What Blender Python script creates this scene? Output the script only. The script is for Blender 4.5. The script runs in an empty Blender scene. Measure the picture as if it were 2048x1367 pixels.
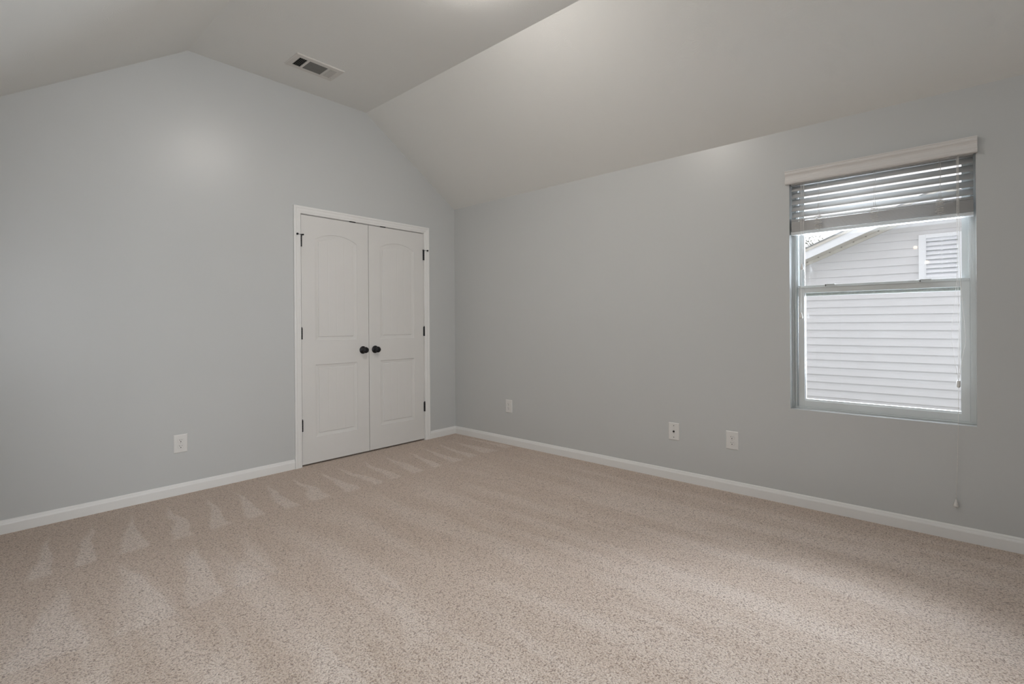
import bpy, bmesh, math, random
from mathutils import Matrix, Vector
random.seed(7)
PI = math.pi
scene = bpy.context.scene
COL = scene.collection

# ------------------------------------------------------------------ camera
cam_d = bpy.data.cameras.new('camera'); cam = bpy.data.objects.new('camera', cam_d); COL.objects.link(cam)
YAW, PITCH, ROLL, FPX = -0.8375, -0.0015, -0.0068, 996.42
c, s = math.cos(YAW), math.sin(YAW)
F = Vector((-s*math.cos(PITCH), c*math.cos(PITCH), math.sin(PITCH)))
R0 = Vector((c, s, 0)); U0 = R0.cross(F)
R = math.cos(ROLL)*R0 + math.sin(ROLL)*U0
U = -math.sin(ROLL)*R0 + math.cos(ROLL)*U0
M = Matrix((R, U, -F)).transposed().to_4x4()
M.translation = Vector((-3.4802, -3.9401, 1.1418))
cam.matrix_world = M
cam_d.sensor_fit = 'HORIZONTAL'; cam_d.sensor_width = 36.0
cam_d.lens = FPX*36.0/2048.0
cam_d.shift_y = -35.18/2048.0
cam_d.clip_start = 0.02
scene.camera = cam

# ------------------------------------------------------------------ world, lights, exposure
w = bpy.data.worlds.new('overcast_sky'); scene.world = w; w.use_nodes = True
bg = w.node_tree.nodes['Background']
bg.inputs[0].default_value = (0.975, 0.98, 1.0, 1); bg.inputs[1].default_value = 0.78
scene.view_settings.view_transform = 'Standard'; scene.view_settings.look = 'None'
scene.view_settings.exposure = 0.77; scene.view_settings.gamma = 1.0
scene.view_settings.use_curve_mapping = False
scene.cycles.max_bounces = 10; scene.cycles.diffuse_bounces = 6
scene.cycles.transparent_max_bounces = 12

def area_light(name, loc, direction, sx, sy, power, color):
    d = bpy.data.lights.new(name, 'AREA'); d.shape = 'RECTANGLE'; d.size = sx; d.size_y = sy
    d.energy = power; d.color = color
    o = bpy.data.objects.new(name, d); COL.objects.link(o)
    o.location = loc
    o.rotation_euler = Vector(direction).to_track_quat('-Z', 'Z').to_euler()
    return o
# added rear fill light behind the camera, and daylight at the visible window
area_light('added_rear_fill', (-3.60, -5.66, 1.30), (0.10, 1, -0.12), 1.7, 1.4, 15.5, (0.91, 0.95, 1.0)).data.spread = math.radians(105)
area_light('daylight_side_window', (0.52, -3.573, 1.24), (-1, 0.12, -0.20), 0.95, 1.12, 80, (0.80, 0.90, 1.0))
LAMP_STRENGTH = 40.0

# ------------------------------------------------------------------ materials
def mat(name, col, rough=0.5, spec=0.5, metal=0.0, bump=None, vary=None, emit=None):
    m = bpy.data.materials.new(name); m.use_nodes = True
    nt = m.node_tree; b = nt.nodes['Principled BSDF']
    b.inputs['Base Color'].default_value = (*col, 1); b.inputs['Roughness'].default_value = rough
    b.inputs['Specular IOR Level'].default_value = spec; b.inputs['Metallic'].default_value = metal
    tc = nt.nodes.new('ShaderNodeTexCoord')
    if vary:
        n = nt.nodes.new('ShaderNodeTexNoise'); n.inputs['Scale'].default_value = vary[0]
        nt.links.new(tc.outputs['Object'], n.inputs['Vector'])
        r = nt.nodes.new('ShaderNodeValToRGB')
        r.color_ramp.elements[0].position = 0.3; r.color_ramp.elements[1].position = 0.7
        r.color_ramp.elements[0].color = (*[x*(1-vary[1]) for x in col], 1)
        r.color_ramp.elements[1].color = (*[min(1, x*(1+vary[1])) for x in col], 1)
        nt.links.new(n.outputs['Fac'], r.inputs['Fac']); nt.links.new(r.outputs['Color'], b.inputs['Base Color'])
    if bump:
        n = nt.nodes.new('ShaderNodeTexNoise'); n.inputs['Scale'].default_value = bump[0]; n.inputs['Detail'].default_value = 3
        nt.links.new(tc.outputs['Object'], n.inputs['Vector'])
        k = nt.nodes.new('ShaderNodeBump'); k.inputs['Strength'].default_value = bump[1]; k.inputs['Distance'].default_value = 0.002
        nt.links.new(n.outputs['Fac'], k.inputs['Height']); nt.links.new(k.outputs['Normal'], b.inputs['Normal'])
    if emit:
        b.inputs['Emission Color'].default_value = (*emit[0], 1); b.inputs['Emission Strength'].default_value = emit[1]
    return m

PAINT = mat('grey_wall_paint', (0.548, 0.558, 0.552), 0.33, 0.45, bump=(220, 0.05), vary=(1.2, 0.012))
TRIM = mat('white_trim_paint', (0.78, 0.775, 0.76), 0.35, 0.4, vary=(6, 0.01))
DOORP = mat('white_door_paint', (0.70, 0.69, 0.67), 0.38, 0.4, bump=(90, 0.04), vary=(5, 0.01))
BLACK = mat('oil_rubbed_bronze', (0.008, 0.008, 0.010), 0.32, 0.5, 0.3, vary=(40, 0.2))
PLATE = mat('white_plastic_plate', (0.72, 0.71, 0.69), 0.35, 0.5, vary=(30, 0.01))
DARK = mat('dark_void', (0.02, 0.02, 0.02), 0.8, 0.1, vary=(10, 0.1))
VINYL = mat('white_window_vinyl', (0.62, 0.645, 0.64), 0.35, 0.4, vary=(8, 0.015))
SLAT = mat('white_blind_slat', (0.62, 0.615, 0.61), 0.38, 0.4, bump=(30, 0.05), vary=(6, 0.02))
def add_translucency(m, amount):
    nt = m.node_tree; out = nt.nodes['Material Output']; b = nt.nodes['Principled BSDF']
    t = nt.nodes.new('ShaderNodeBsdfTranslucent'); t.inputs[0].default_value = (0.85, 0.87, 0.86, 1)
    mx = nt.nodes.new('ShaderNodeMixShader'); mx.inputs[0].default_value = amount
    nt.links.new(b.outputs[0], mx.inputs[1]); nt.links.new(t.outputs[0], mx.inputs[2]); nt.links.new(mx.outputs[0], out.inputs[0])
add_translucency(SLAT, 0.19)
VALANCE = mat('off_white_valance', (0.70, 0.68, 0.66), 0.4, 0.4, vary=(6, 0.01))
CORD = mat('white_blind_cord', (0.72, 0.70, 0.67), 0.8, 0.1, vary=(200, 0.08))
REGISTER = mat('white_register_metal', (0.64, 0.62, 0.59), 0.4, 0.4, vary=(20, 0.02))
LOUVER = mat('grey_register_louver', (0.20, 0.20, 0.19), 0.5, 0.3, vary=(20, 0.05))
SIDING = mat('pale_vinyl_siding', (0.72, 0.705, 0.71), 0.55, 0.3, bump=(60, 0.08), vary=(3, 0.015))
HTRIM = mat('white_house_trim', (0.88, 0.88, 0.90), 0.5, 0.3, vary=(4, 0.01))
SOFFIT = mat('beige_soffit', (0.68, 0.64, 0.58), 0.6, 0.2, vary=(8, 0.03))
SHINGLE = mat('grey_roof_shingle', (0.30, 0.30, 0.29), 0.9, 0.1, bump=(50, 0.5), vary=(30, 0.25))
LEAF = mat('dark_tree_leaf', (0.10, 0.12, 0.06), 0.7, 0.2, vary=(3, 0.3))
BARK = mat('tree_bark', (0.14, 0.11, 0.08), 0.9, 0.1, bump=(20, 0.6), vary=(12, 0.25))
LAWN = mat('green_lawn', (0.24, 0.24, 0.19), 0.95, 0.1, bump=(80, 0.7), vary=(15, 0.25))
GLOW = mat('warm_lamp_glass', (0.9, 0.85, 0.75), 0.3, 0.5, emit=((1.0, 0.94, 0.88), LAMP_STRENGTH), vary=(5, 0.01))
GLOW2 = mat('warm_globe_glass', (0.9, 0.85, 0.75), 0.3, 0.5, emit=((1.0, 0.80, 0.60), 7.0), vary=(5, 0.01))
RAIL_SHADE = mat('olive_grey_rail_shade', (0.12, 0.12, 0.10), 0.9, 0.1, vary=(90, 0.2))  # dark tone for the shaded band under the meeting rail
NICKEL = mat('brushed_nickel', (0.55, 0.53, 0.50), 0.35, 0.5, 1.0, vary=(60, 0.05))

def glass_material():
    m = bpy.data.materials.new('window_glass'); m.use_nodes = True
    nt = m.node_tree; nt.nodes.clear()
    out = nt.nodes.new('ShaderNodeOutputMaterial'); mix = nt.nodes.new('ShaderNodeMixShader')
    t = nt.nodes.new('ShaderNodeBsdfTransparent'); t.inputs[0].default_value = (0.985, 0.985, 0.99, 1)
    g = nt.nodes.new('ShaderNodeBsdfGlossy'); g.inputs['Roughness'].default_value = 0.015
    fr = nt.nodes.new('ShaderNodeFresnel'); fr.inputs['IOR'].default_value = 1.45
    mu = nt.nodes.new('ShaderNodeMath'); mu.operation = 'MULTIPLY'; mu.inputs[1].default_value = 1.0
    nt.links.new(fr.outputs[0], mu.inputs[0]); nt.links.new(mu.outputs[0], mix.inputs[0])
    nt.links.new(t.outputs[0], mix.inputs[1]); nt.links.new(g.outputs[0], mix.inputs[2])
    nt.links.new(mix.outputs[0], out.inputs[0])
    return m
GLASS = glass_material()

def ceiling_material():
    # brush-swirl ("crow's foot") ceiling texture in patches
    m = mat('textured_ceiling_paint', (0.745, 0.748, 0.728), 0.55, 0.25)
    nt = m.node_tree; b = nt.nodes['Principled BSDF']; L = nt.links.new
    tc = nt.nodes.new('ShaderNodeTexCoord')
    warp = nt.nodes.new('ShaderNodeTexNoise'); warp.inputs['Scale'].default_value = 3.5; warp.inputs['Detail'].default_value = 1
    L(tc.outputs['Object'], warp.inputs['Vector'])
    vm = nt.nodes.new('ShaderNodeVectorMath'); vm.operation = 'MULTIPLY_ADD'
    L(warp.outputs['Color'], vm.inputs[0]); vm.inputs[1].default_value = (1.3, 1.3, 1.3); L(tc.outputs['Object'], vm.inputs[2])
    wv = nt.nodes.new('ShaderNodeTexWave'); wv.inputs['Scale'].default_value = 23; wv.inputs['Distortion'].default_value = 3
    wv.inputs['Detail'].default_value = 3; wv.inputs['Detail Scale'].default_value = 3
    L(vm.outputs[0], wv.inputs['Vector'])
    pn = nt.nodes.new('ShaderNodeTexNoise'); pn.inputs['Scale'].default_value = 4.5; pn.inputs['Detail'].default_value = 2
    L(tc.outputs['Object'], pn.inputs['Vector'])
    mr = nt.nodes.new('ShaderNodeMapRange'); mr.inputs[1].default_value = 0.45; mr.inputs[2].default_value = 0.68
    L(pn.outputs['Fac'], mr.inputs[0])
    mu = nt.nodes.new('ShaderNodeMath'); mu.operation = 'MULTIPLY'; L(wv.outputs['Fac'], mu.inputs[0]); L(mr.outputs[0], mu.inputs[1])
    bp = nt.nodes.new('ShaderNodeBump'); bp.inputs['Strength'].default_value = 0.20; bp.inputs['Distance'].default_value = 0.0025
    L(mu.outputs[0], bp.inputs['Height']); L(bp.outputs['Normal'], b.inputs['Normal'])
    return m
CEIL = ceiling_material()

def carpet_material():
    m = mat('tan_cut_pile_carpet', (0.4, 0.32, 0.27), 0.95, 0.1)
    nt = m.node_tree; b = nt.nodes['Principled BSDF']; L = nt.links.new
    N = nt.nodes.new
    def math_(op, a, bb=None, cc=None, clamp=False):
        n = N('ShaderNodeMath'); n.operation = op; n.use_clamp = clamp
        for i, v in enumerate((a, bb, cc)):
            if v is None: continue
            if isinstance(v, (int, float)): n.inputs[i].default_value = v
            else: L(v, n.inputs[i])
        return n.outputs[0]
    tc = N('ShaderNodeTexCoord'); P = tc.outputs['Object']
    def noise(scale, detail=2, rough=0.5, vec=P, dist=0):
        n = N('ShaderNodeTexNoise'); n.inputs['Scale'].default_value = scale; n.inputs['Detail'].default_value = detail
        n.inputs['Roughness'].default_value = rough; n.inputs['Distortion'].default_value = dist; L(vec, n.inputs['Vector']); return n.outputs['Fac']
    sep = N('ShaderNodeSeparateXYZ'); L(P, sep.inputs[0]); X, Y = sep.outputs[0], sep.outputs[1]
    wob = math_('SUBTRACT', noise(1.6, 2), 0.5)
    wob2 = math_('SUBTRACT', noise(14, 2), 0.5)
    D = math_('ADD', math_('MULTIPLY', Y, -1.0), math_('MULTIPLY', wob, 0.10))        # distance from the closet wall
    D = math_('ADD', D, math_('MULTIPLY', wob2, 0.02))
    def smooth(v, lo, hi):
        mr = N('ShaderNodeMapRange'); mr.interpolation_type = 'SMOOTHSTEP'; mr.inputs[1].default_value = lo; mr.inputs[2].default_value = hi
        L(v, mr.inputs[0]); return mr.outputs[0]
    def wedges(d0, d1, period, shift, slant, width):
        t = math_('DIVIDE', math_('SUBTRACT', D, d0), d1-d0)                 # 0..1 within this pass of the vacuum
        ph = math_('ADD', math_('DIVIDE', math_('ADD', X, math_('MULTIPLY', wob, 0.26)), period), shift)
        ph = math_('ADD', ph, math_('MULTIPLY', t, slant))
        fr = math_('FRACT', ph)
        dist = math_('ADD', math_('SUBTRACT', fr, 1.0), math_('MULTIPLY', t, width))
        v = smooth(dist, -0.04, 0.12)
        left = smooth(math_('SUBTRACT', 1.0, fr), 0.0, 0.07)
        v = math_('MULTIPLY', v, left)
        inside = math_('MULTIPLY', smooth(D, d0-0.01, d0+0.03), math_('SUBTRACT', 1.0, smooth(D, d1-0.015, d1+0.03)))
        return math_('MULTIPLY', v, inside)
    w1 = wedges(0.14, 0.81, 0.195, 0.29, 0.05, 0.62)
    w2 = math_('MULTIPLY', wedges(0.88, 1.60, 0.25, 0.66, 0.10, 0.85), math_('SUBTRACT', 1.0, smooth(X, -2.75, -2.1)))
    w3 = math_('MULTIPLY', wedges(1.66, 2.5, 0.33, 0.45, 0.2, 0.8), math_('SUBTRACT', 1.0, smooth(X, -2.6, -1.9)))
    # long strokes further out
    mp = N('ShaderNodeMapping'); mp.inputs['Rotation'].default_value = (0, 0, 0.16); mp.inputs['Scale'].default_value = (6.0, 0.75, 1)
    L(P, mp.inputs['Vector'])
    st = smooth(noise(1.0, 3, 0.55, mp.outputs[0]), 0.42, 0.62)
    mask = smooth(D, 0.80, 1.3)
    w1 = math_('MULTIPLY', w1, smooth(noise(2.3, 1), 0.05, 0.42))
    lay = math_('ADD', math_('MULTIPLY', w1, 0.95), math_('MULTIPLY', w2, 0.62))
    lay = math_('ADD', lay, math_('MULTIPLY', w3, 0.35))
    lay = math_('ADD', lay, math_('MULTIPLY', math_('MULTIPLY', st, mask), 0.55), clamp=True)
    # tufts
    vo = N('ShaderNodeTexVoronoi'); vo.inputs['Scale'].default_value = 115; vo.inputs['Randomness'].default_value = 1
    wv = N('ShaderNodeVectorMath'); wv.operation = 'MULTIPLY_ADD'
    nn = N('ShaderNodeTexNoise'); nn.inputs['Scale'].default_value = 90; nn.inputs['Detail'].default_value = 2; L(P, nn.inputs['Vector'])
    L(nn.outputs['Color'], wv.inputs[0]); wv.inputs[1].default_value = (0.016, 0.016, 0.0); L(P, wv.inputs[2]); L(wv.outputs[0], vo.inputs['Vector'])
    fine = noise(330, 3, 0.6)
    mid = noise(150, 4, 0.7)
    height = math_('SUBTRACT', math_('MULTIPLY', mid, 1.5), math_('MULTIPLY', vo.outputs['Distance'], 0.75))
    height = math_('ADD', height, math_('MULTIPLY', fine, 0.5))
    bp = N('ShaderNodeBump'); bp.inputs['Strength'].default_value = 1.0; bp.inputs['Distance'].default_value = 0.0065
    L(height, bp.inputs['Height']); L(bp.outputs['Normal'], b.inputs['Normal'])
    # fibre colour: flecked yarn, with crevice shade between tufts put into the colour
    ramp = N('ShaderNodeValToRGB'); cr = ramp.color_ramp
    cr.elements[0].position = 0.40; cr.elements[0].color = (0.27, 0.185, 0.125, 1)
    cr.elements[1].position = 0.66; cr.elements[1].color = (0.90, 0.785, 0.675, 1)
    e = cr.elements.new(0.50); e.color = (0.72, 0.585, 0.475, 1)
    f = math_('ADD', math_('MULTIPLY', mid, 0.75), math_('MULTIPLY', fine, 0.35))
    f = math_('SUBTRACT', f, math_('MULTIPLY', math_('SUBTRACT', vo.outputs['Distance'], 0.35), 0.18))
    L(f, ramp.inputs['Fac'])
    hs = N('ShaderNodeHueSaturation')
    val = math_('ADD', math_('MULTIPLY', lay, 0.19), 0.97)
    L(ramp.outputs['Color'], hs.inputs['Color']); L(val, hs.inputs['Value'])
    sat = math_('SUBTRACT', 1.22, math_('MULTIPLY', lay, 0.30)); L(sat, hs.inputs['Saturation'])
    L(hs.outputs['Color'], b.inputs['Base Color'])
    b.inputs['Sheen Weight'].default_value = 0.5; b.inputs['Sheen Roughness'].default_value = 0.5
    b.inputs['Sheen Tint'].default_value = (0.95, 0.93, 1.0, 1)
    return m
CARPET = carpet_material()

# ------------------------------------------------------------------ mesh helpers
class MB:
    def __init__(s): s.v = []; s.f = []; s.sm = []
    def add(s, vs, fs, smooth=False):
        n = len(s.v); s.v += [tuple(p) for p in vs]; s.f += [tuple(n+i for i in f) for f in fs]; s.sm += [smooth]*len(fs); return s
    def box(s, x0, x1, y0, y1, z0, z1):
        x0, x1 = sorted((x0, x1)); y0, y1 = sorted((y0, y1)); z0, z1 = sorted((z0, z1))
        vs = [(x0,y0,z0),(x1,y0,z0),(x1,y1,z0),(x0,y1,z0),(x0,y0,z1),(x1,y0,z1),(x1,y1,z1),(x0,y1,z1)]
        return s.add(vs, [(0,3,2,1),(4,5,6,7),(0,1,5,4),(1,2,6,5),(2,3,7,6),(3,0,4,7)])
    def prism(s, prof, fn, t0, t1, smooth=False):
        """closed profile of 2-D points, swept from t0 to t1; fn(a,b,t)->xyz"""
        n = len(prof); vs = [fn(a, b, t0) for a, b in prof]+[fn(a, b, t1) for a, b in prof]
        s.add(vs, [(i, (i+1) % n, n+(i+1) % n, n+i) for i in range(n)], smooth)
        s.add(vs, [tuple(range(n))[::-1], tuple(range(n, 2*n))])
        return s
    def tube(s, pts, r, n=6, cap=True):
        pts = [Vector(p) for p in pts]; rs = r if isinstance(r, (list, tuple)) else [r]*len(pts)
        vs = []; prev = None
        for i, p in enumerate(pts):
            d = (pts[min(i+1, len(pts)-1)]-pts[max(i-1, 0)]).normalized()
            a = prev if prev is not None else (Vector((1, 0, 0)) if abs(d.x) < 0.9 else Vector((0, 1, 0)))
            a = (a-d*a.dot(d)).normalized(); prev = a; b2 = d.cross(a)
            vs += [p+(a*math.cos(2*PI*k/n)+b2*math.sin(2*PI*k/n))*rs[i] for k in range(n)]
        fs = [(i*n+k, i*n+(k+1) % n, (i+1)*n+(k+1) % n, (i+1)*n+k) for i in range(len(pts)-1) for k in range(n)]
        s.add(vs, fs, True)
        if cap: s.add(vs, [tuple(range(n))[::-1], tuple(range((len(pts)-1)*n, len(pts)*n))])
        return s
    def lathe(s, prof, base, axis='z', n=24):
        """prof: (radius, height along axis)"""
        bx, by, bz = base; vs = []
        for r, h in prof:
            for k in range(n):
                a = 2*PI*k/n; u, v = r*math.cos(a), r*math.sin(a)
                vs.append({'z': (bx+u, by+v, bz+h), 'y': (bx+u, by+h, bz+v), 'x': (bx+h, by+u, bz+v)}[axis])
        fs = [(i*n+k, i*n+(k+1) % n, (i+1)*n+(k+1) % n, (i+1)*n+k) for i in range(len(prof)-1) for k in range(n)]
        s.add(vs, fs, True)
        s.add(vs, [tuple(range(n)), tuple(range((len(prof)-1)*n, len(prof)*n))])
        return s
    def build(s, name, m, parent=None, bevel=0, recalc=True):
        me = bpy.data.meshes.new(name); me.from_pydata(s.v, [], s.f); me.materials.append(m)
        me.polygons.foreach_set('use_smooth', s.sm)
        b = bmesh.new(); b.from_mesh(me)
        bmesh.ops.remove_doubles(b, verts=b.verts, dist=1e-6)
        if recalc: bmesh.ops.recalc_face_normals(b, faces=b.faces)
        b.to_mesh(me); b.free()
        o = bpy.data.objects.new(name, me); COL.objects.link(o)
        if parent: o.parent = parent
        if bevel:
            md = o.modifiers.new('bevel', 'BEVEL'); md.width = bevel; md.segments = 2; md.limit_method = 'ANGLE'; md.angle_limit = 0.7
        return o
def tag(o, label=None, cat=None, group=None, kind=None):
    if label: o['label'] = label
    if cat: o['category'] = cat
    if group: o['group'] = group
    if kind: o['kind'] = kind
    return o
def empty(name, loc=(0, 0, 0)):
    o = bpy.data.objects.new(name, None); COL.objects.link(o); o.location = loc; o.empty_display_size = 0.05; return o
def struct(o, label, cat): return tag(o, label, cat, kind='structure')
def smoothpath(pts, k=6):
    out = []; P = [Vector(p) for p in pts]
    for i in range(len(P)-1):
        a, b_, c_, d_ = P[max(i-1, 0)], P[i], P[i+1], P[min(i+2, len(P)-1)]
        for j in range(k):
            t = j/k
            out.append(0.5*((2*b_)+(-a+c_)*t+(2*a-5*b_+4*c_-d_)*t*t+(-a+3*b_-3*c_+d_)*t*t*t))
    out.append(P[-1]); return out

# ------------------------------------------------------------------ room shell
H0, H1 = 2.3389, 3.0319           # eave and flat-ceiling heights
X1, X2, XW = -1.0366, -2.417, -3.472
SL = (H1-H0)/abs(X1)
HW = H1-0.6828*(X2-XW)
YR = -5.6                          # rear wall
YE = -2.60                         # start of the entry recess
XE = -5.2

# floor
struct(MB().box(XE-0.1, 0.06, YR-0.1, 0.05, -0.12, 0.0).build('floor', CARPET), 'beige-tan cut-pile carpet floor with vacuum stroke marks', 'carpet floor')

# ceiling: vaulted with a flat centre, swept along the room
under = [(0.15, H0-0.10), (0.0, H0), (X1, H1), (X2, H1), (XW, HW), (XW-0.1, HW-0.0683)]
over = [(x, z+0.22) for x, z in reversed(under)]
struct(MB().prism(under+over, lambda a, b_, t: (a, t, b_), 0.13, YR-0.1).build('ceiling', CEIL), 'off-white vaulted ceiling with flat centre and swirled brush texture', 'ceiling')

# closet wall (left in the photo) with the closet opening
DL, DR, DT = -1.6375, -0.4060, 2.0365
top = lambda x: (H0+SL*(-x) if x > X1 else H1 if x > X2 else H1-0.6828*(X2-x))+0.06
def wall_poly(xs):
    return [(xs[0], -0.05)]+[(xs[1], -0.05)]
b = MB()
def slab(pts, y0=0.0, y1=0.12): b.prism(pts, lambda a, c_, t: (a, t, c_), y0, y1)
slab([(XW-0.1, -0.05), (DL-0.012, -0.05), (DL-0.012, top(DL)), (X2, top(X2)), (XW-0.1, top(XW-0.1))])
slab([(DL-0.012, DT+0.014), (DR+0.012, DT+0.014), (DR+0.012, top(DR)), (X1, top(X1)), (DL-0.012, top(DL))])
slab([(DR+0.012, -0.05), (0.06, -0.05), (0.06, top(0)), (DR+0.012, top(DR))])
struct(b.build('wall_left', PAINT), 'light grey gable wall with the closet doors', 'wall')
cl = MB()
for a in ((DL-0.2, DR+0.2, 0.80, 0.86, -0.05, 2.4), (DL-0.26, DL-0.2, 0.12, 0.86, -0.05, 2.4), (DR+0.2, DR+0.26, 0.12, 0.86, -0.05, 2.4), (DL-0.26, DR+0.26, 0.12, 0.86, 2.4, 2.46)): cl.box(*a)
struct(cl.build('wall_closet', PAINT), 'grey walls inside the closet behind the white double doors', 'closet wall')
struct(MB().box(DL-0.2, DR+0.2, 0.05, 0.80, -0.12, -0.004).build('floor_closet', CARPET), 'carpet inside the closet behind the white double doors', 'carpet floor')

# window wall (right in the photo)
WL, WR, WB, WT = -3.146, -4.000, 0.5985, 2.040
b = MB()
b.box(0, 0.15, WL, 0.0, -0.05, H0+0.02); b.box(0, 0.15, YR-0.1, WR, -0.05, H0+0.02)
b.box(0, 0.15, WR, WL, -0.05, WB); b.box(0, 0.15, WR, WL, WT, H0+0.02)
struct(b.build('wall_right', PAINT), 'light grey side wall with the window', 'wall')
# wall behind the left edge of the view, entry recess and rear wall
struct(MB().box(XW-0.1, XW, YE, 0.0, -0.05, HW+0.05).build('wall_near', PAINT), 'light grey side wall opposite the window wall', 'wall')
b = MB(); b.box(XE, XW-0.1, YE, YE+0.1, -0.05, 2.40)
b.box(XE-0.1, XE, YR, YE+0.1, -0.05, 2.4)
struct(b.build('wall_entry', PAINT), 'light grey walls of the entry recess behind the camera', 'wall')
struct(MB().box(XE-0.1, XW+0.02, YR-0.1, YE+0.1, HW-0.012, HW+0.12).build('ceiling_entry', CEIL), 'low flat ceiling of the entry recess', 'ceiling')
b = MB()
b.box(XE-0.1, -4.5, YR-0.1, YR, -0.05, 3.1); b.box(-2.7, 0.0, YR-0.1, YR, -0.05, 3.1)
b.box(-4.5, -2.7, YR-0.1, YR, -0.05, 0.6); b.box(-4.5, -2.7, YR-0.1, YR, 2.2, 3.1)
struct(b.build('wall_rear', PAINT), 'light grey gable wall behind the camera with a wide opening added for the rear fill light', 'wall')
w2 = MB()
for a in ((-4.5, -4.45, 0.6, 2.2), (-2.75, -2.7, 0.6, 2.2), (-3.63, -3.57, 0.6, 2.2), (-4.5, -2.7, 0.6, 0.65), (-4.5, -2.7, 2.15, 2.2), (-4.5, -2.7, 1.38, 1.42)):
    w2.box(a[0], a[1], YR-0.06, YR-0.02, a[2], a[3])
struct(w2.build('added_rear_window', VINYL), 'wide white double window added behind the camera around the rear fill light', 'window')  # unseen window, added to give the rear fill light an opening

# baseboards
BH = 0.0752
bp = [(0, 0), (0.0135, 0), (0.0135, BH*0.68), (0.0118, BH*0.76), (0.0090, BH*0.83), (0.0080, BH*0.90), (0.0052, BH*0.97), (0.002, BH), (0, BH)]
b = MB(); b.prism(bp, lambda a, z, t: (t, -a, z), XW, DL-0.0625); b.prism(bp, lambda a, z, t: (t, -a, z), DR+0.0625, 0)
struct(b.build('baseboard_left', TRIM), 'white baseboard along the closet wall', 'baseboard')
b = MB(); b.prism(bp, lambda a, z, t: (-a, t, z), -0.0, YR)
struct(b.build('baseboard_right', TRIM), 'white baseboard along the window wall', 'baseboard')
b = MB(); b.prism(bp, lambda a, z, t: (XW+a, t, z), 0, YE)
struct(b.build('baseboard_near', TRIM), 'white baseboard along the wall opposite the window', 'baseboard')

# ------------------------------------------------------------------ closet casing, doors
# mitred colonial casing: profile (distance from opening, projection)
cp = [(0, 0), (0, 0.009), (0.003, 0.011), (0.012, 0.0112), (0.016, 0.0135), (0.026, 0.0145), (0.036, 0.0150), (0.043, 0.0185), (0.052, 0.0185), (0.057, 0.016), (0.057, 0)]
ci = 0.004
path = [(DL-ci, -0.0, -1, 0), (DL-ci, DT+ci, -1, 1), (DR+ci, DT+ci, 1, 1), (DR+ci, -0.0, 1, 0)]
vs = []; n = len(cp)
for x, z, ox, oz in path:
    for d, p in cp: vs.append((x+ox*d, -p, z+oz*d))
fs = [(i*n+k, i*n+(k+1) % n, (i+1)*n+(k+1) % n, (i+1)*n+k) for i in range(3) for k in range(n)]
b = MB().add(vs, fs+[tuple(range(n)), tuple(range(3*n, 4*n))])
tr = struct(b.build('trim_1', TRIM), 'white moulded casing around the closet double doors', 'door casing')
b = MB()
b.box(DL-0.012, DL-0.001, 0.0, 0.12, 0, DT+0.001); b.box(DR+0.001, DR+0.012, 0.0, 0.12, 0, DT+0.001); b.box(DL-0.012, DR+0.012, 0.0, 0.12, DT+0.001, DT+0.014)
b.box(DL-0.001, DL+0.012, 0.040, 0.075, 0, DT); b.box(DR-0.012, DR+0.001, 0.040, 0.075, 0, DT); b.box(DL, DR, 0.040, 0.075, DT-0.012, DT+0.001)
b.build('door_jamb', TRIM, tr)

def panel_rings(b, L_, R_, B_, T_, sag, face_top=None, grooves=True):
    """moulded panel; returns arc function for the outer edge"""
    Wd = R_-L_
    if sag > 0:
        rad = (Wd*Wd/4+sag*sag)/(2*sag); cz = T_+sag-rad; cx = (L_+R_)/2
        arc = lambda x, d: cz+math.sqrt(max((rad-d)**2-(x-cx)**2, 0))
    else: arc = lambda x, d: T_-d
    NA = 16
    prof = [(0, 0), (0.0015, 0.0035), (0.006, 0.0050), (0.018, 0.0072), (0.030, 0.0090), (0.0315, 0.0088), (0.0335, 0.0035), (0.037, 0.0028)]
    rings = []
    for d, dep in prof:
        l, r, bt = L_+d, R_-d, B_+d
        pts = [(l, dep, bt), (r, dep, bt)]+[(r-(r-l)*k/NA, dep, arc(r-(r-l)*k/NA, d)) for k in range(NA+1)]
        rings.append(pts)
    m_ = len(rings[0]); vs = [p for rg in rings for p in rg]
    fs = [(i*m_+k, i*m_+(k+1) % m_, (i+1)*m_+(k+1) % m_, (i+1)*m_+k) for i in range(len(prof)-1) for k in range(m_)]
    b.add(vs, fs)
    # field with vertical bead grooves
    d, dep = prof[-1]; l, r, bt = L_+d, R_-d, B_+d
    xs = {round(r-(r-l)*k/NA, 6): dep for k in range(NA+1)}
    if grooves:
        for g in (0.26, 0.5, 0.74):
            gx = l+(r-l)*g
            for o_, e_ in ((-0.0050, 0), (-0.002, 0.0007), (0.002, 0.0007), (0.0050, 0)): xs[round(gx+o_, 6)] = dep+e_
        for gx in [l+(r-l)*g for g in (0.26, 0.5, 0.74)]:
            for k in list(xs):
                if abs(k-gx) < 0.0019: del xs[k]
    X_ = sorted(xs); vs = []
    for x in X_: vs += [(x, xs[x], bt), (x, xs[x], arc(x, d))]
    b.add(vs, [(2*i, 2*i+2, 2*i+3, 2*i+1) for i in range(len(X_)-1)])
    return [L_+(R_-L_)*k/NA for k in range(NA+1)], arc

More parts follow.
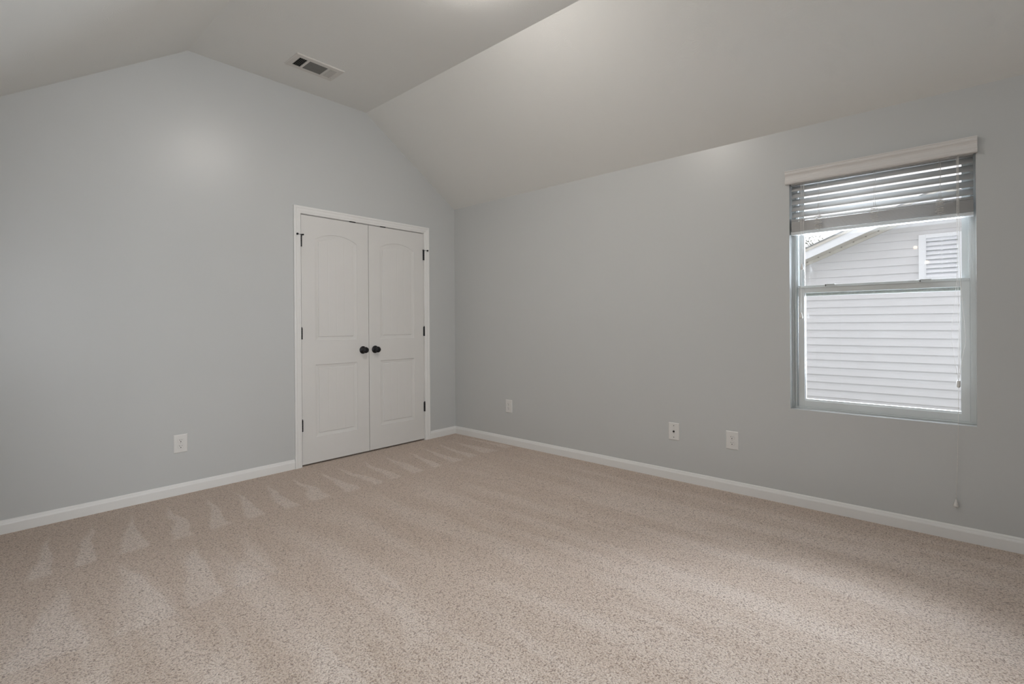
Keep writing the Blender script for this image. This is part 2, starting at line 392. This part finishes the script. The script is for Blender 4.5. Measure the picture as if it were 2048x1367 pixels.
def door_leaf(name):
    """local x centred, z from floor; room side is -y, face at y=0"""
    b = MB(); h = 0.3055; z0, z1 = 0.014, 2.0325; th = 0.035
    PL, PR = -0.191, 0.191
    xsu, arc = panel_rings(b, PL, PR, 1.012, 1.846, 0.053)
    panel_rings(b, PL, PR, 0.2205, 0.814, 0)
    def q(x0, x1, a, c_): b.add([(x0, 0, a), (x1, 0, a), (x1, 0, c_), (x0, 0, c_)], [(0, 1, 2, 3)])
    for x0, x1 in ((-h, PL), (PR, h)):
        for a, c_ in ((z0, 0.2205), (0.2205, 0.814), (0.814, 1.012), (1.012, 1.846), (1.846, z1)): q(x0, x1, a, c_)
    q(PL, PR, z0, 0.2205); q(PL, PR, 0.814, 1.012)
    for i in range(len(xsu)-1):
        x0, x1 = xsu[i], xsu[i+1]
        b.add([(x0, 0, arc(x0, 0)), (x1, 0, arc(x1, 0)), (x1, 0, z1), (x0, 0, z1)], [(0, 1, 2, 3)])
    # edges and back
    b.add([(-h, 0, z0), (h, 0, z0), (h, 0, z1), (-h, 0, z1), (-h, th, z0), (h, th, z0), (h, th, z1), (-h, th, z1)],
          [(0, 1, 5, 4), (1, 2, 6, 5), (2, 3, 7, 6), (3, 0, 4, 7), (4, 5, 6, 7)])
    return b.build(name, DOORP, recalc=False)
def hinge(parent, hx, z, side, stop):
    b = MB()
    for k in range(5):
        a = z-0.0455+k*0.0182; b.lathe([(0.0062, 0.0), (0.0068, 0.0012), (0.0068, 0.0165), (0.0062, 0.0177)], (hx, -0.0065, a), 'z', 12)
    b.lathe([(0.003, 0), (0.0055, 0.002), (0.0045, 0.006), (0.0015, 0.008)], (hx, -0.0065, z+0.0455), 'z', 12)
    b.box(hx-0.0085, hx+0.0085, -0.0015, 0.003, z-0.0455, z+0.0455)
    h = b.build('hinge', BLACK, parent)
    if stop:
        s_ = MB(); zt = z+0.0500
        s_.lathe([(0.008, 0), (0.009, 0.002), (0.009, 0.006), (0.008, 0.008)], (hx, -0.0065, zt-0.004), 'z', 12)
        s_.tube([(hx-0.036*side, -0.022, zt), (hx, -0.012, zt), (hx+0.012*side, -0.017, zt)], 0.0018, 6)
        s_.lathe([(0.004, -0.004), (0.0078, -0.002), (0.0078, 0.010), (0.006, 0.013)], (hx-0.036*side, -0.024, zt), 'y', 12)
        s_.lathe([(0.004, -0.004), (0.0065, -0.002), (0.0065, 0.008), (0.005, 0.010)], (hx+0.012*side, -0.018, zt), 'y', 12)
        s_.build('hinge_pin_stop', BLACK, h)
def door(name, cx, side, label):
    o = door_leaf(name); o.location = (cx, 0.001, 0)
    hx = -0.3075*side                       # hinge side (local)
    for i, z in enumerate((1.819, 1.0715, 0.3295)): hinge(o, hx, z, side, i == 0)
    kx = 0.246*side
    k = MB(); k.lathe([(0.020, 0.0), (0.033, 0.0), (0.034, -0.003), (0.032, -0.006), (0.020, -0.009), (0.012, -0.011), (0.0105, -0.026), (0.013, -0.031), (0.022, -0.036), (0.0265, -0.043), (0.0270, -0.050), (0.0245, -0.057), (0.018, -0.0615), (0.009, -0.0635), (0.0005, -0.064)], (kx, 0, 0.918), 'y', 32)
    k.build('door_knob', BLACK, o)
    c_ = MB().box((-1.2055-cx) if side > 0 else (-0.8971-cx), (-1.148-cx) if side > 0 else (-0.841-cx), -0.0025, 0.012, 2.0320, 2.0395)
    c_.build('catch_plate', BLACK, o)
    return struct(o, label, 'closet door')
door('door_1', -1.3295, 1, 'left leaf of the white closet double doors with arched panel')
door('door_2', -0.7140, -1, 'right leaf of the white closet double doors with arched panel')

# ------------------------------------------------------------------ window
win = empty('window_1', (0, 0, 0)); struct(win, 'white single-hung vinyl window in the grey wall', 'window')
b = MB()   # frame, with jamb track steps
def ringx(b, x0, x1, y0, y1, z0, z1, wy, wb, wt):
    """rectangular ring in the plane of the window; y0>y1"""
    b.box(x0, x1, y0-wy, y0, z0, z1); b.box(x0, x1, y1, y1+wy, z0, z1)
    b.box(x0, x1, y1+wy, y0-wy, z0, z0+wb); b.box(x0, x1, y1+wy, y0-wy, z1-wt, z1)
ringx(b, 0.063, 0.140, WL, WR, WB, WT, 0.012, 0.010, 0.012)
b.build('window_frame', VINYL, win, 0.001)
b = MB(); ringx(b, 0.0655, 0.0780, WL-0.012, WR+0.012, WB+0.010, WT-0.012, 0.011, 0.0, 0.01)
b.box(0.0655, 0.070, WR+0.012, WL-0.012, WB+0.006, WB+0.013)
b.build('jamb_liner', VINYL, win, 0.001)
b = MB(); ringx(b, 0.078, 0.097, WL-0.012, WR+0.012, WB+0.010, WT-0.012, 0.0165, 0.0, 0.01)
b.build('jamb_liner', VINYL, win, 0.001)
# upper sash (outside track)
up = MB(); UL, UR = WL-0.0305, WR+0.0240
ringx(up, 0.100, 0.126, UL, UR, 1.3035, WT-0.012, 0.030, 0.052, 0.03)
us = up.build('upper_sash', VINYL, win, 0.0012)
b = MB(); ringx(b, 0.099, 0.1005, UL+0.001, UR-0.001, 1.36, WT-0.012, 0.0035, 0.003, 0.0035); b.build('glazing_bead', HTRIM, us)
MB().box(0.0945, 0.1000, UR+0.010, UL-0.010, 1.3030, 1.3190).build('rail_shade_strip', RAIL_SHADE, us)  # dark strip standing in for shade below the meeting rail
MB().box(0.111, 0.115, UR+0.028, UL-0.028, 1.353, WT-0.040).build('glass_pane', GLASS, us)
# lower sash (inside track)
lo = MB(); LL, LR = WL-0.0325, WR+0.0235
zt_, zb_ = 1.3520, 0.6110
ringx(lo, 0.064, 0.094, LL, LR, zb_, zt_, 0.0345, 0.038, 0.0315)
lo.box(0.060, 0.094, LR, LL, zt_, zt_+0.004)
ls = lo.build('lower_sash', VINYL, win, 0.0012)
b = MB(); b.box(0.070, 0.094, LR+0.002, LL-0.002, zt_+0.004, zt_+0.0155); b.build('meeting_rail_cap', VINYL, ls, 0.001)
b = MB()
iy0, iy1 = LL-0.0345, LR+0.0345
b.prism([(0.070, zb_+0.038), (0.094, zb_+0.038), (0.094, zb_+0.048), (0.078, zb_+0.048)], lambda a, z, t: (a, t, z), iy0, iy1)
b.box(0.078, 0.094, iy0-0.0028, iy0, zb_+0.048, zt_-0.0315); b.box(0.078, 0.094, iy1, iy1+0.0028, zb_+0.048, zt_-0.0315)
b.build('glazing_bead', VINYL, ls)
MB().box(0.0815, 0.0855, iy1-0.004, iy0+0.004, zb_+0.034, zt_-0.028).build('glass_pane', GLASS, ls)
for yy in (-3.352, -3.800):
    b = MB(); b.box(0.066, 0.090, yy-0.016, yy+0.024, zt_+0.0155, zt_+0.0195); b.box(0.068, 0.074, yy-0.0225, yy-0.016, zt_+0.005, zt_+0.020)
    k_ = b.build('tilt_latch', VINYL, ls, 0.0008)
    MB().box(0.0665, 0.0696, yy+0.0245, yy+0.0275, zt_+0.004, zt_+0.018).build('latch_slot', DARK, k_)

# ------------------------------------------------------------------ blind
blind = empty('window_blind', (0.0, -3.573, 2.04)); tag(blind, 'white horizontal slat blind raised to the top of the window, with valance and hanging cords', 'window blind')
OFF = (0.0, 3.573, -2.04)
def bpart(b, name, m, parent=blind, bevel=0):
    b.v = [(x+OFF[0], y+OFF[1], z+OFF[2]) for x, y, z in b.v] if True else b.v
    return b.build(name, m, parent, bevel)
zv, hv = 1.9965, 0.081
vp = [(0, 0), (-0.020, 0), (-0.024, 0.004), (-0.0265, 0.011), (-0.0245, 0.019), (-0.0195, 0.027), (-0.0175, 0.036), (-0.0185, 0.046), (-0.0225, 0.054), (-0.0275, 0.060), (-0.0290, 0.067), (-0.0270, 0.073), (-0.0300, 0.0765), (-0.0300, hv), (0, hv)]
bpart(MB().prism(vp, lambda a, z, t: (a, t, zv+z), -3.1265, -4.006), 'valance', VALANCE)
b = MB().box(0.004, 0.056, -3.1540, -3.9915, 1.9930, 2.036); bpart(b, 'headrail', SLAT, bevel=0.002)
def slat(zc, tilt, y0=-3.1555, y1=-3.9905, wd=0.049, th=0.0027, crown=0.0022):
    n = 8; prof = []
    for k in range(n+1):
        u = -wd/2+wd*k/n; prof.append((u, crown*(1-(2*u/wd)**2)+th/2))
    for k in range(n, -1, -1):
        u = -wd/2+wd*k/n; prof.append((u, crown*(1-(2*u/wd)**2)-th/2))
    ct, st_ = math.cos(tilt), math.sin(tilt)
    prof = [(0.030+a*ct-z*st_, zc+a*st_+z*ct) for a, z in prof]
    b = MB(); m_ = len(prof)
    vs = [(a, y0, z) for a, z in prof]+[(a, y1, z) for a, z in prof]
    b.add(vs, [(i, (i+1) % m_, m_+(i+1) % m_, m_+i) for i in range(m_)], True)
    b.add(vs, [tuple(range(m_))[::-1], tuple(range(m_, 2*m_))])
    bpart(b, 'slat', SLAT)
for k in range(5): slat(1.9720-0.0410*k, math.radians(47))
stackz = [1.7035+0.0033*i for i in range(19)]+[1.7695, 1.7745, 1.7800]
for i, z in enumerate(stackz):
    j = random.uniform(-0.0010, 0.0010)
    slat(z, math.radians(random.uniform(-0.15, 0.15) if i < 19 else 4+3*(i-19)), -3.1555+j, -3.9905+j, th=0.0032, crown=0.0016)
b = MB().prism([(0.005, 1.685), (0.008, 1.6815), (0.052, 1.6815), (0.055, 1.685), (0.055, 1.698), (0.052, 1.701), (0.008, 1.701), (0.005, 1.698)], lambda a, z, t: (a, t, z), -3.1545, -3.9915)
bpart(b, 'bottom_rail', SLAT)
for yl in (-3.3025, -3.578, -3.861):
    b = MB()
    for xx, dy in ((0.0035, -0.004), (0.0035, 0.004), (0.0568, 0.0)):
        b.tube([(xx, yl+dy, 1.993), (xx, yl+dy*0.7, 1.88), (xx, yl+dy, 1.79)], 0.0007, 5)
    # slack of the ladder hanging in loops in front of the stacked slats
    pts = []
    for q in range(22):
        pts.append((0.0010-0.013*abs(math.sin(q*1.7)), yl+0.020*math.sin(q*2.3+yl*9)+random.uniform(-0.005, 0.005), 1.790-0.0043*q+random.uniform(-0.004, 0.004)))
    b.tube(smoothpath(pts, 4), 0.0011, 5)
    pts = []
    for q in range(12):
        pts.append((0.0000-0.009*abs(math.sin(q*1.3)), yl+0.022*math.sin(q*2.0+1+yl*5), 1.783-0.0065*q+random.uniform(-0.003, 0.003)))
    b.tube(smoothpath(pts, 4), 0.0011, 5)
    b.tube([(0.002, yl, 1.705), (0.001, yl-0.002, 1.69), (0.004, yl, 1.678)], 0.0011, 5)
    bpart(b, 'ladder_cord', CORD)
def tassel_mesh(x, y, ztop, h, r):
    b = MB(); b.lathe([(r*0.22, 0), (r*0.38, -h*0.08), (r*0.55, -h*0.30), (r*0.85, -h*0.60), (r, -h*0.80), (r*0.92, -h*0.93), (r*0.6, -h)], (x, y, ztop), 'z', 16); return b
# lift cords at the right-hand side
yc = -3.9300
b = MB()
b.tube(smoothpath([(-0.004, yc, 1.997), (-0.012, yc+0.001, 1.70), (-0.010, yc, 1.3), (-0.010, yc-0.001, 0.83)]), 0.0008, 5)
b.tube(smoothpath([(-0.004, yc-0.004, 1.997), (-0.012, yc-0.006, 1.70), (-0.011, yc-0.010, 1.3), (-0.010, yc-0.005, 1.05), (-0.010, yc-0.001, 0.83)]), 0.0008, 5)
b.tube(smoothpath([(-0.004, yc+0.004, 1.997), (-0.012, yc+0.003, 1.60), (-0.011, yc+0.006, 1.35), (-0.013, yc+0.025, 1.10), (-0.012, yc+0.022, 1.00), (-0.010, yc+0.001, 0.83)]), 0.0008, 5)
b.tube(smoothpath([(-0.004, yc-0.002, 1.997), (-0.013, yc-0.004, 1.55), (-0.012, yc-0.010, 1.35), (-0.012, yc-0.028, 1.06), (-0.011, yc-0.020, 0.98), (-0.010, yc, 0.83)]), 0.0008, 5)
bpart(b, 'lift_cord', CORD)
b = MB(); b.lathe([(0.0045, 0), (0.0078, 0.004), (0.0082, 0.010), (0.0082, 0.030), (0.0070, 0.034), (0.003, 0.037)], (-0.010, yc, 0.795), 'z', 14)
bpart(b, 'cord_joiner', LOUVER if False else PLATE)
b = MB(); b.tube(smoothpath([(-0.010, yc, 0.796), (-0.0105, yc+0.002, 0.60), (-0.011, yc+0.006, 0.40), (-0.011, yc+0.0115, 0.210)]), 0.0010, 5); bpart(b, 'pull_cord', CORD)
bpart(tassel_mesh(-0.011, yc+0.0120, 0.212, 0.040, 0.0105), 'cord_tassel', CORD)
# tilt cords at the left
for y0, y1, z1, r_ in ((-3.2105, -3.2095, 1.197, 0.0105), (-3.2245, -3.2165, 1.497, 0.0090)):
    b = MB(); b.tube(smoothpath([(-0.003, y0, 1.998), (-0.010, y0, 1.80), (-0.010, (y0+y1)/2, 1.65), (-0.010, y1, z1)]), 0.0008, 5)
    b.tube(smoothpath([(-0.003, y0-0.004, 1.998), (-0.011, y0-0.004, 1.80), (-0.010, (y0+y1)/2-0.003, 1.65), (-0.010, y1, z1)]), 0.0008, 5)
    bpart(b, 'tilt_cord', CORD)
    bpart(tassel_mesh(-0.010, y1, z1+0.002, 0.038, r_), 'cord_tassel', CORD)

# ------------------------------------------------------------------ wall plates
def plate_mesh(wd, ht):
    b = MB(); a, c_ = wd/2, ht/2
    lv = [(0, 0), (0, -0.0025), (0.0035, -0.0052), (0.006, -0.0055)]
    vs = []
    for i_, y in lv: vs += [(-a+i_, y, -c_+i_), (a-i_, y, -c_+i_), (a-i_, y, c_-i_), (-a+i_, y, c_-i_)]
    fs = [(4*i+k, 4*i+(k+1) % 4, 4*i+4+(k+1) % 4, 4*i+4+k) for i in range(3) for k in range(4)]+[(12, 13, 14, 15), (3, 2, 1, 0)]
    return b.add(vs, fs)
def outlet(loc, rotz, label, group):
    r = empty('wall_outlet', loc); r.rotation_euler = (0, 0, rotz); tag(r, label, 'outlet', group)
    plate_mesh(0.081, 0.122).build('cover_plate', PLATE, r)
    for zc in (0.0195, -0.0195):
        b = MB(); pts = []
        for k in range(28):
            a = 2*PI*k/28; pts.append((0.0172*math.cos(a), max(-0.0128, min(0.0128, 0.0172*math.sin(a)))))
        b.prism(pts, lambda a, z, t: (a, t, zc+z), -0.004, -0.0078)
        f_ = b.build('receptacle', PLATE, r)
        b = MB(); b.box(-0.0075, -0.0053, -0.0074, -0.0080, zc+0.001, zc+0.0090); b.box(0.0055, 0.0073, -0.0074, -0.0080, zc+0.002, zc+0.0085)
        b.lathe([(0.0030, 0), (0.0030, -0.0006)], (0, -0.0076, zc-0.0065), 'y', 12)
        b.build('contact_slots', DARK, f_)
        b = MB(); pts2 = [(a*1.09, z*1.1) for a, z in pts]; b.prism(pts2, lambda a, z, t: (a, t, zc+z), -0.0050, -0.0057); b.build('receptacle_surround', REGISTER, f_)
    MB().lathe([(0.0032, -0.0050), (0.0032, -0.0062), (0.002, -0.0070), (0.0004, -0.0072)], (0, 0, 0), 'y', 12).build('screw', REGISTER, r)
    return r
G = 'duplex wall outlets'
outlet((-2.4778, 0, 0.3445), 0, 'white duplex outlet low on the closet wall, left of the closet doors', G)
outlet((0, -0.7600, 0.3620), PI/2*-1, 'smallest-looking white duplex outlet, nearest the room corner on the window wall', G)
outlet((0, -2.7940, 0.3475), -PI/2, 'white duplex outlet on the window wall, the one nearest the window', G)
r = empty('cable_jack_plate', (0, -2.3860, 0.3510)); r.rotation_euler = (0, 0, -PI/2)
tag(r, 'white wall plate with one dark cable jack, left of the outlet nearest the window', 'wall plate')
plate_mesh(0.081, 0.125).build('cover_plate', PLATE, r)
b = MB(); b.lathe([(0.0070, -0.004), (0.0070, -0.0075), (0.0050, -0.0078), (0.0048, -0.014), (0.0038, -0.014), (0.0036, -0.0142)], (0, 0, 0.0), 'y', 16); j_ = b.build('coaxial_jack', BLACK, r)
for zc in (0.042, -0.042): MB().lathe([(0.0034, -0.0050), (0.0034, -0.0064), (0.002, -0.0072), (0.0004, -0.0074)], (0, 0, zc), 'y', 12).build('screw', LOUVER, r)

# ------------------------------------------------------------------ ceiling register
v = empty('ceiling_vent', (-1.720, -0.426, H1)); tag(v, 'white rectangular three-way air register on the flat ceiling above the closet', 'air vent')
hx, hy = 0.180, 0.105
b = MB(); xs = [(-0.142, -0.085), (-0.068, 0.068), (0.086, 0.140)]; yy = 0.0645
edges = [-hx+0.006, -0.142, -0.085, -0.068, 0.068, 0.086, 0.140, hx-0.006]
z0, z1 = -0.0075, -0.0045
b.box(edges[0], edges[-1], -hy+0.006, -yy, z0, z1); b.box(edges[0], edges[-1], yy, hy-0.006, z0, z1)
for a, c_ in ((0, 1), (2, 3), (4, 5), (6, 7)): b.box(edges[a], edges[c_], -yy, yy, z0, z1)
# bevelled skirt up to the ceiling
vs = []
for ins, z in ((0.0, 0.0), (0.0, -0.003), (0.006, -0.0075)): vs += [(-hx+ins, -hy+ins, z), (hx-ins, -hy+ins, z), (hx-ins, hy-ins, z), (-hx+ins, hy-ins, z)]
b.add(vs, [(4*i+k, 4*i+(k+1) % 4, 4*i+4+(k+1) % 4, 4*i+4+k) for i in range(2) for k in range(4)])
b.build('register_frame', REGISTER, v, recalc=False)
MB().box(-0.148, 0.146, -yy-0.004, yy+0.004, -0.0012, 0.0).build('duct_shade_backing', DARK, v)  # dark sheet standing in for the shaded duct above the louvers
def louvers(x0, x1, n, ang, m):
    b = MB()
    for k in range(n):
        x = x0+(x1-x0)*(k+0.5)/n; dx = 0.0030*ang
        b.add([(x-dx, -yy, -0.0015), (x+dx, -yy, -0.0072), (x+dx+0.0022, -yy, -0.0072), (x-dx+0.0022, -yy, -0.0015),
               (x-dx, yy, -0.0015), (x+dx, yy, -0.0072), (x+dx+0.0022, yy, -0.0072), (x-dx+0.0022, yy, -0.0015)],
              [(0, 1, 2, 3), (4, 5, 6, 7), (0, 1, 5, 4), (1, 2, 6, 5), (2, 3, 7, 6), (3, 0, 4, 7)])
    b.build('louver_set', m, v)
louvers(-0.142, -0.085, 5, -0.8, LOUVER); louvers(0.086, 0.140, 5, 0.75, REGISTER)  # shading from louver tilt put into the colour: left dark, right light
b = MB()
for k in range(13):
    y = -yy+2*yy*(k+0.5)/13
    b.add([(-0.068, y-0.003, -0.0015), (-0.068, y+0.003, -0.0068), (0.068, y+0.003, -0.0068), (0.068, y-0.003, -0.0015),
           (-0.068, y-0.0018, -0.0015), (-0.068, y+0.0042, -0.0068), (0.068, y+0.0042, -0.0068), (0.068, y-0.0018, -0.0015)],
          [(0, 1, 2, 3), (4, 5, 6, 7), (0, 1, 5, 4), (1, 2, 6, 5), (2, 3, 7, 6), (3, 0, 4, 7)])
b.build('louver_set', LOUVER, v)
b = MB(); b.tube([(0.146, 0.040, -0.005), (0.150, 0.044, -0.016)], 0.002, 6); b.lathe([(0.001, 0), (0.004, 0.002), (0.004, 0.006), (0.001, 0.008)], (0.150, 0.044, -0.022), 'z', 10)
b.build('damper_lever', REGISTER, v)

# ------------------------------------------------------------------ ceiling lamps (just above and behind the view)
def flush_lamp(loc, r, label):
    o = empty('ceiling_lamp', loc); tag(o, label, 'ceiling lamp')
    MB().lathe([(r*0.6, 0), (r*1.03, 0), (r*1.05, -0.006), (r*1.03, -0.020), (r*0.98, -0.022)], (0, 0, 0), 'z', 40).build('lamp_pan', NICKEL, o)
    pr = [(r*math.cos(a), -0.022-0.065*math.sin(a)) for a in [PI/2*k/7 for k in range(8)]]
    pr[-1] = (0.002, pr[-1][1])
    MB().lathe(pr, (0, 0, 0), 'z', 32).build('glass_shade', GLOW, o)
    return o
flush_lamp((-1.73, -2.10, H1), 0.165, 'round warm-lit flush ceiling lamp at the middle of the flat ceiling')
sc = empty('wall_sconce', (XE, -3.54, 2.04)); tag(sc, 'small two-globe sconce on the far wall of the entry recess', 'wall lamp')
MB().box(0, 0.02, -0.05, 0.05, -0.13, 0.14).build('back_plate', NICKEL, sc, 0.004)
for yy, zz in ((0.06, 0.11), (-0.06, -0.10)):
    MB().tube([(0.01, 0, zz-0.02), (0.07, yy*0.6, zz-0.02), (0.10, yy, zz)], 0.006, 8).build('arm', NICKEL, sc)
    MB().lathe([(0.024*math.sin(a)+0.001, -0.024*math.cos(a)) for a in [PI*k/10 for k in range(11)]], (0.10, yy, zz), 'z', 20).build('globe_shade', GLOW2, sc)

# ------------------------------------------------------------------ outside: neighbouring house
GY, GZ, SLP = -3.773, 2.584, 0.4120      # gable peak on the siding plane
HXP = 4.55
house = empty('neighbour_house', (HXP, GY, -0.6)); tag(house, 'pale vinyl-sided neighbour house with gable roof edge and louvred gable vent, outside the window', 'house')
def hpart(b, name, m, parent=house, bevel=0):
    b.v = [(x-HXP, y-GY, z+0.6) for x, y, z in b.v]; return b.build(name, m, parent, bevel)
EZ = 0.45                                # eave height of the gable
halfw = (GZ-EZ)/SLP
b = MB(); CP = 0.1029; z = 1.1293-CP*17
k = 0
while z < GZ-0.02:
    zt = min(z+CP, GZ-0.005)
    def hw(zz): return halfw if zz < EZ else max((GZ-zz)/SLP, 0.0)
    def seg(ya, yb, yta, ytb, off):
        x0, x1 = HXP-0.017-off, HXP-0.001-off
        vs = [(x0, ya, z), (x0, yb, z), (HXP-0.0065-off, ytb+(yb-ytb)*0.5, z+CP*0.52), (HXP-0.0065-off, yta+(ya-yta)*0.5, z+CP*0.52), (x1, yta, zt), (x1, ytb, zt), (HXP+0.02, ya, z), (HXP+0.02, yb, z), (HXP+0.02, yta, zt), (HXP+0.02, ytb, zt)]
        b.add(vs, [(0, 1, 2, 3), (3, 2, 5, 4), (0, 6, 7, 1), (0, 3, 4, 8, 6), (1, 7, 9, 5, 2), (4, 5, 9, 8), (6, 8, 9, 7)])
    rs = random.Random(100+k//2)
    cuts = [GY-hw(z)]+[y for y in (GY-3.66*2+1.9*rs.random()*2, GY-1.2+rs.random()*1.1, GY+0.35+rs.random()*1.6, GY+3.2+rs.random()*1.5) if abs(y-GY) < hw(zt)-0.2]+[GY+hw(z)]
    for i in range(len(cuts)-1):
        ya, yb = cuts[i], cuts[i+1]
        seg(ya, yb, ya if i else GY-hw(zt), yb if i < len(cuts)-2 else GY+hw(zt), 0.0012*(i % 2))
    z += CP; k += 1
hpart(b, 'siding', SIDING)
XF = 4.235
def slope_bar(b, x0, x1, n0, n1, y_in=0.0):
    """bar along both rakes; n0..n1 vertical offsets from the siding-plane roof line"""
    for sg in (1, -1):
        yo = GY+sg*(halfw+0.35); zo = GZ-SLP*(halfw+0.35)
        vs = [(x, y, zz+n_) for x in (x0, x1) for (y, zz) in ((GY, GZ), (yo, zo)) for n_ in (n0, n1)]
        b.add(vs, [(0, 1, 3, 2), (4, 6, 7, 5), (0, 2, 6, 4), (1, 5, 7, 3), (0, 4, 5, 1), (2, 3, 7, 6)])
b = MB(); slope_bar(b, XF, HXP, -0.020, 0.0); hpart(b, 'soffit', SOFFIT)
b = MB(); slope_bar(b, HXP-0.040, HXP-0.014, -0.060, -0.020); hpart(b, 'frieze_trim', SOFFIT)
b = MB(); slope_bar(b, XF-0.022, XF, -0.024, 0.078); hpart(b, 'fascia', HTRIM)
b = MB(); slope_bar(b, XF-0.040, XF+0.02, 0.078, 0.112); hpart(b, 'drip_edge', SOFFIT)
b = MB(); slope_bar(b, XF-0.045, HXP+8, 0.112, 0.132); hpart(b, 'roof', SHINGLE)
b = MB(); slope_bar(b, XF+0.02, HXP+8, 0.0, 0.112); hpart(b, 'roof_deck', SOFFIT)
b = MB()
for sg in (1, -1):
    y = 0.35
    while y < 3.0:
        zz = GZ-SLP*y-0.022; b.box(HXP-0.075, HXP-0.062, GY+sg*y-0.009, GY+sg*y+0.009, zz-0.004, zz+0.006); y += 0.135
tag(hpart(b, 'soffit_vents', BARK), 'small dark vent slots', kind='stuff')
gv = MB(); vz0, vz1, fw = 1.610, 2.205, 0.068
ringx(gv, HXP-0.055, HXP-0.010, GY+0.220, GY-0.220, vz0, vz1, fw, fw, 0.045)
gvo = hpart(gv, 'gable_vent', HTRIM, bevel=0.004)
ringb = MB(); ringx(ringb, HXP-0.062, HXP-0.050, GY+0.155, GY-0.155, vz0+fw-0.006, vz1-0.039, 0.008, 0.008, 0.008)
ringb.v = [(x-HXP, y-GY, z_+0.6) for x, y, z_ in ringb.v]; ringb.build('vent_bead', HTRIM, gvo)
MB().box(-0.012, -0.008, -0.16, 0.16, vz0+0.6, vz1+0.6).build('vent_backing', LOUVER, gvo)
zz = vz0+fw
while zz < vz1-0.07:
    b = MB(); b.prism([(-0.050, zz), (-0.046, zz-0.004), (-0.014, zz+0.046), (-0.014, zz+0.052)], lambda a, z_, t: (a, t, z_+0.6), -0.152, 0.152)
    b.box(-0.053, -0.046, -0.008, 0.008, zz+0.6-0.010, zz+0.6+0.003)
    b.build('vent_louver', HTRIM, gvo); zz += 0.0553
b = MB()
b.box(HXP+0.02, HXP+8, GY-halfw, GY-halfw+0.1, -0.65, EZ+0.15); b.box(HXP+0.02, HXP+8, GY+halfw-0.1, GY+halfw, -0.65, EZ+0.15); b.box(HXP+7.9, HXP+8, GY-halfw, GY+halfw, -0.65, EZ+0.15)
hpart(b, 'side_wall', SIDING)
struct(MB().box(0.2, 40, -30, 30, -0.75, -0.6).build('ground', LAWN), 'green grass ground outside the house', 'ground')

# distant tree whose crown shows over the roof edge
TX, TY = 17.0, 0.35
tree = empty('tree', (TX, TY, -0.6)); tag(tree, 'distant leafy tree showing over the neighbouring roof edge', 'tree')
b = MB(); b.tube([(0, 0, 0), (0.05, 0.02, 1.5), (0.0, 0.1, 3.0), (0.05, 0.0, 4.3)], [0.16, 0.12, 0.08, 0.03], 10)
for k in range(9):
    a = k*2.4; z_ = 1.8+k*0.25; b.tube([(0.03, 0.03, z_), (0.6*math.cos(a), 0.6*math.sin(a), z_+0.5), (1.1*math.cos(a), 1.1*math.sin(a), z_+0.8)], [0.05, 0.03, 0.012], 6)
b.build('trunk', BARK, tree)
b = MB()
for k in range(4200):
    while True:
        p = Vector((random.uniform(-1, 1), random.uniform(-1, 1), random.uniform(-1, 1)))
        if 0.25 < p.length < 1: break
    lump = 0.80+0.20*math.sin(p.x*7+1)*math.cos(p.y*8)
    q = Vector((p.x*1.5*lump, p.y*1.7*lump, p.z*1.45*lump+3.55))
    s_ = random.uniform(0.03, 0.055)
    ax = Vector((random.uniform(-1, 1), random.uniform(-1, 1), random.uniform(-0.6, 0.6))).normalized(); bx = ax.orthogonal().normalized(); nz = ax.cross(bx)*0.2
    b.add([q-ax*s_, q+bx*s_*0.45+nz*s_, q+ax*s_, q-bx*s_*0.45+nz*s_], [(0, 1, 2, 3)])
tag(b.build('foliage', LEAF, tree, recalc=False), kind='stuff')
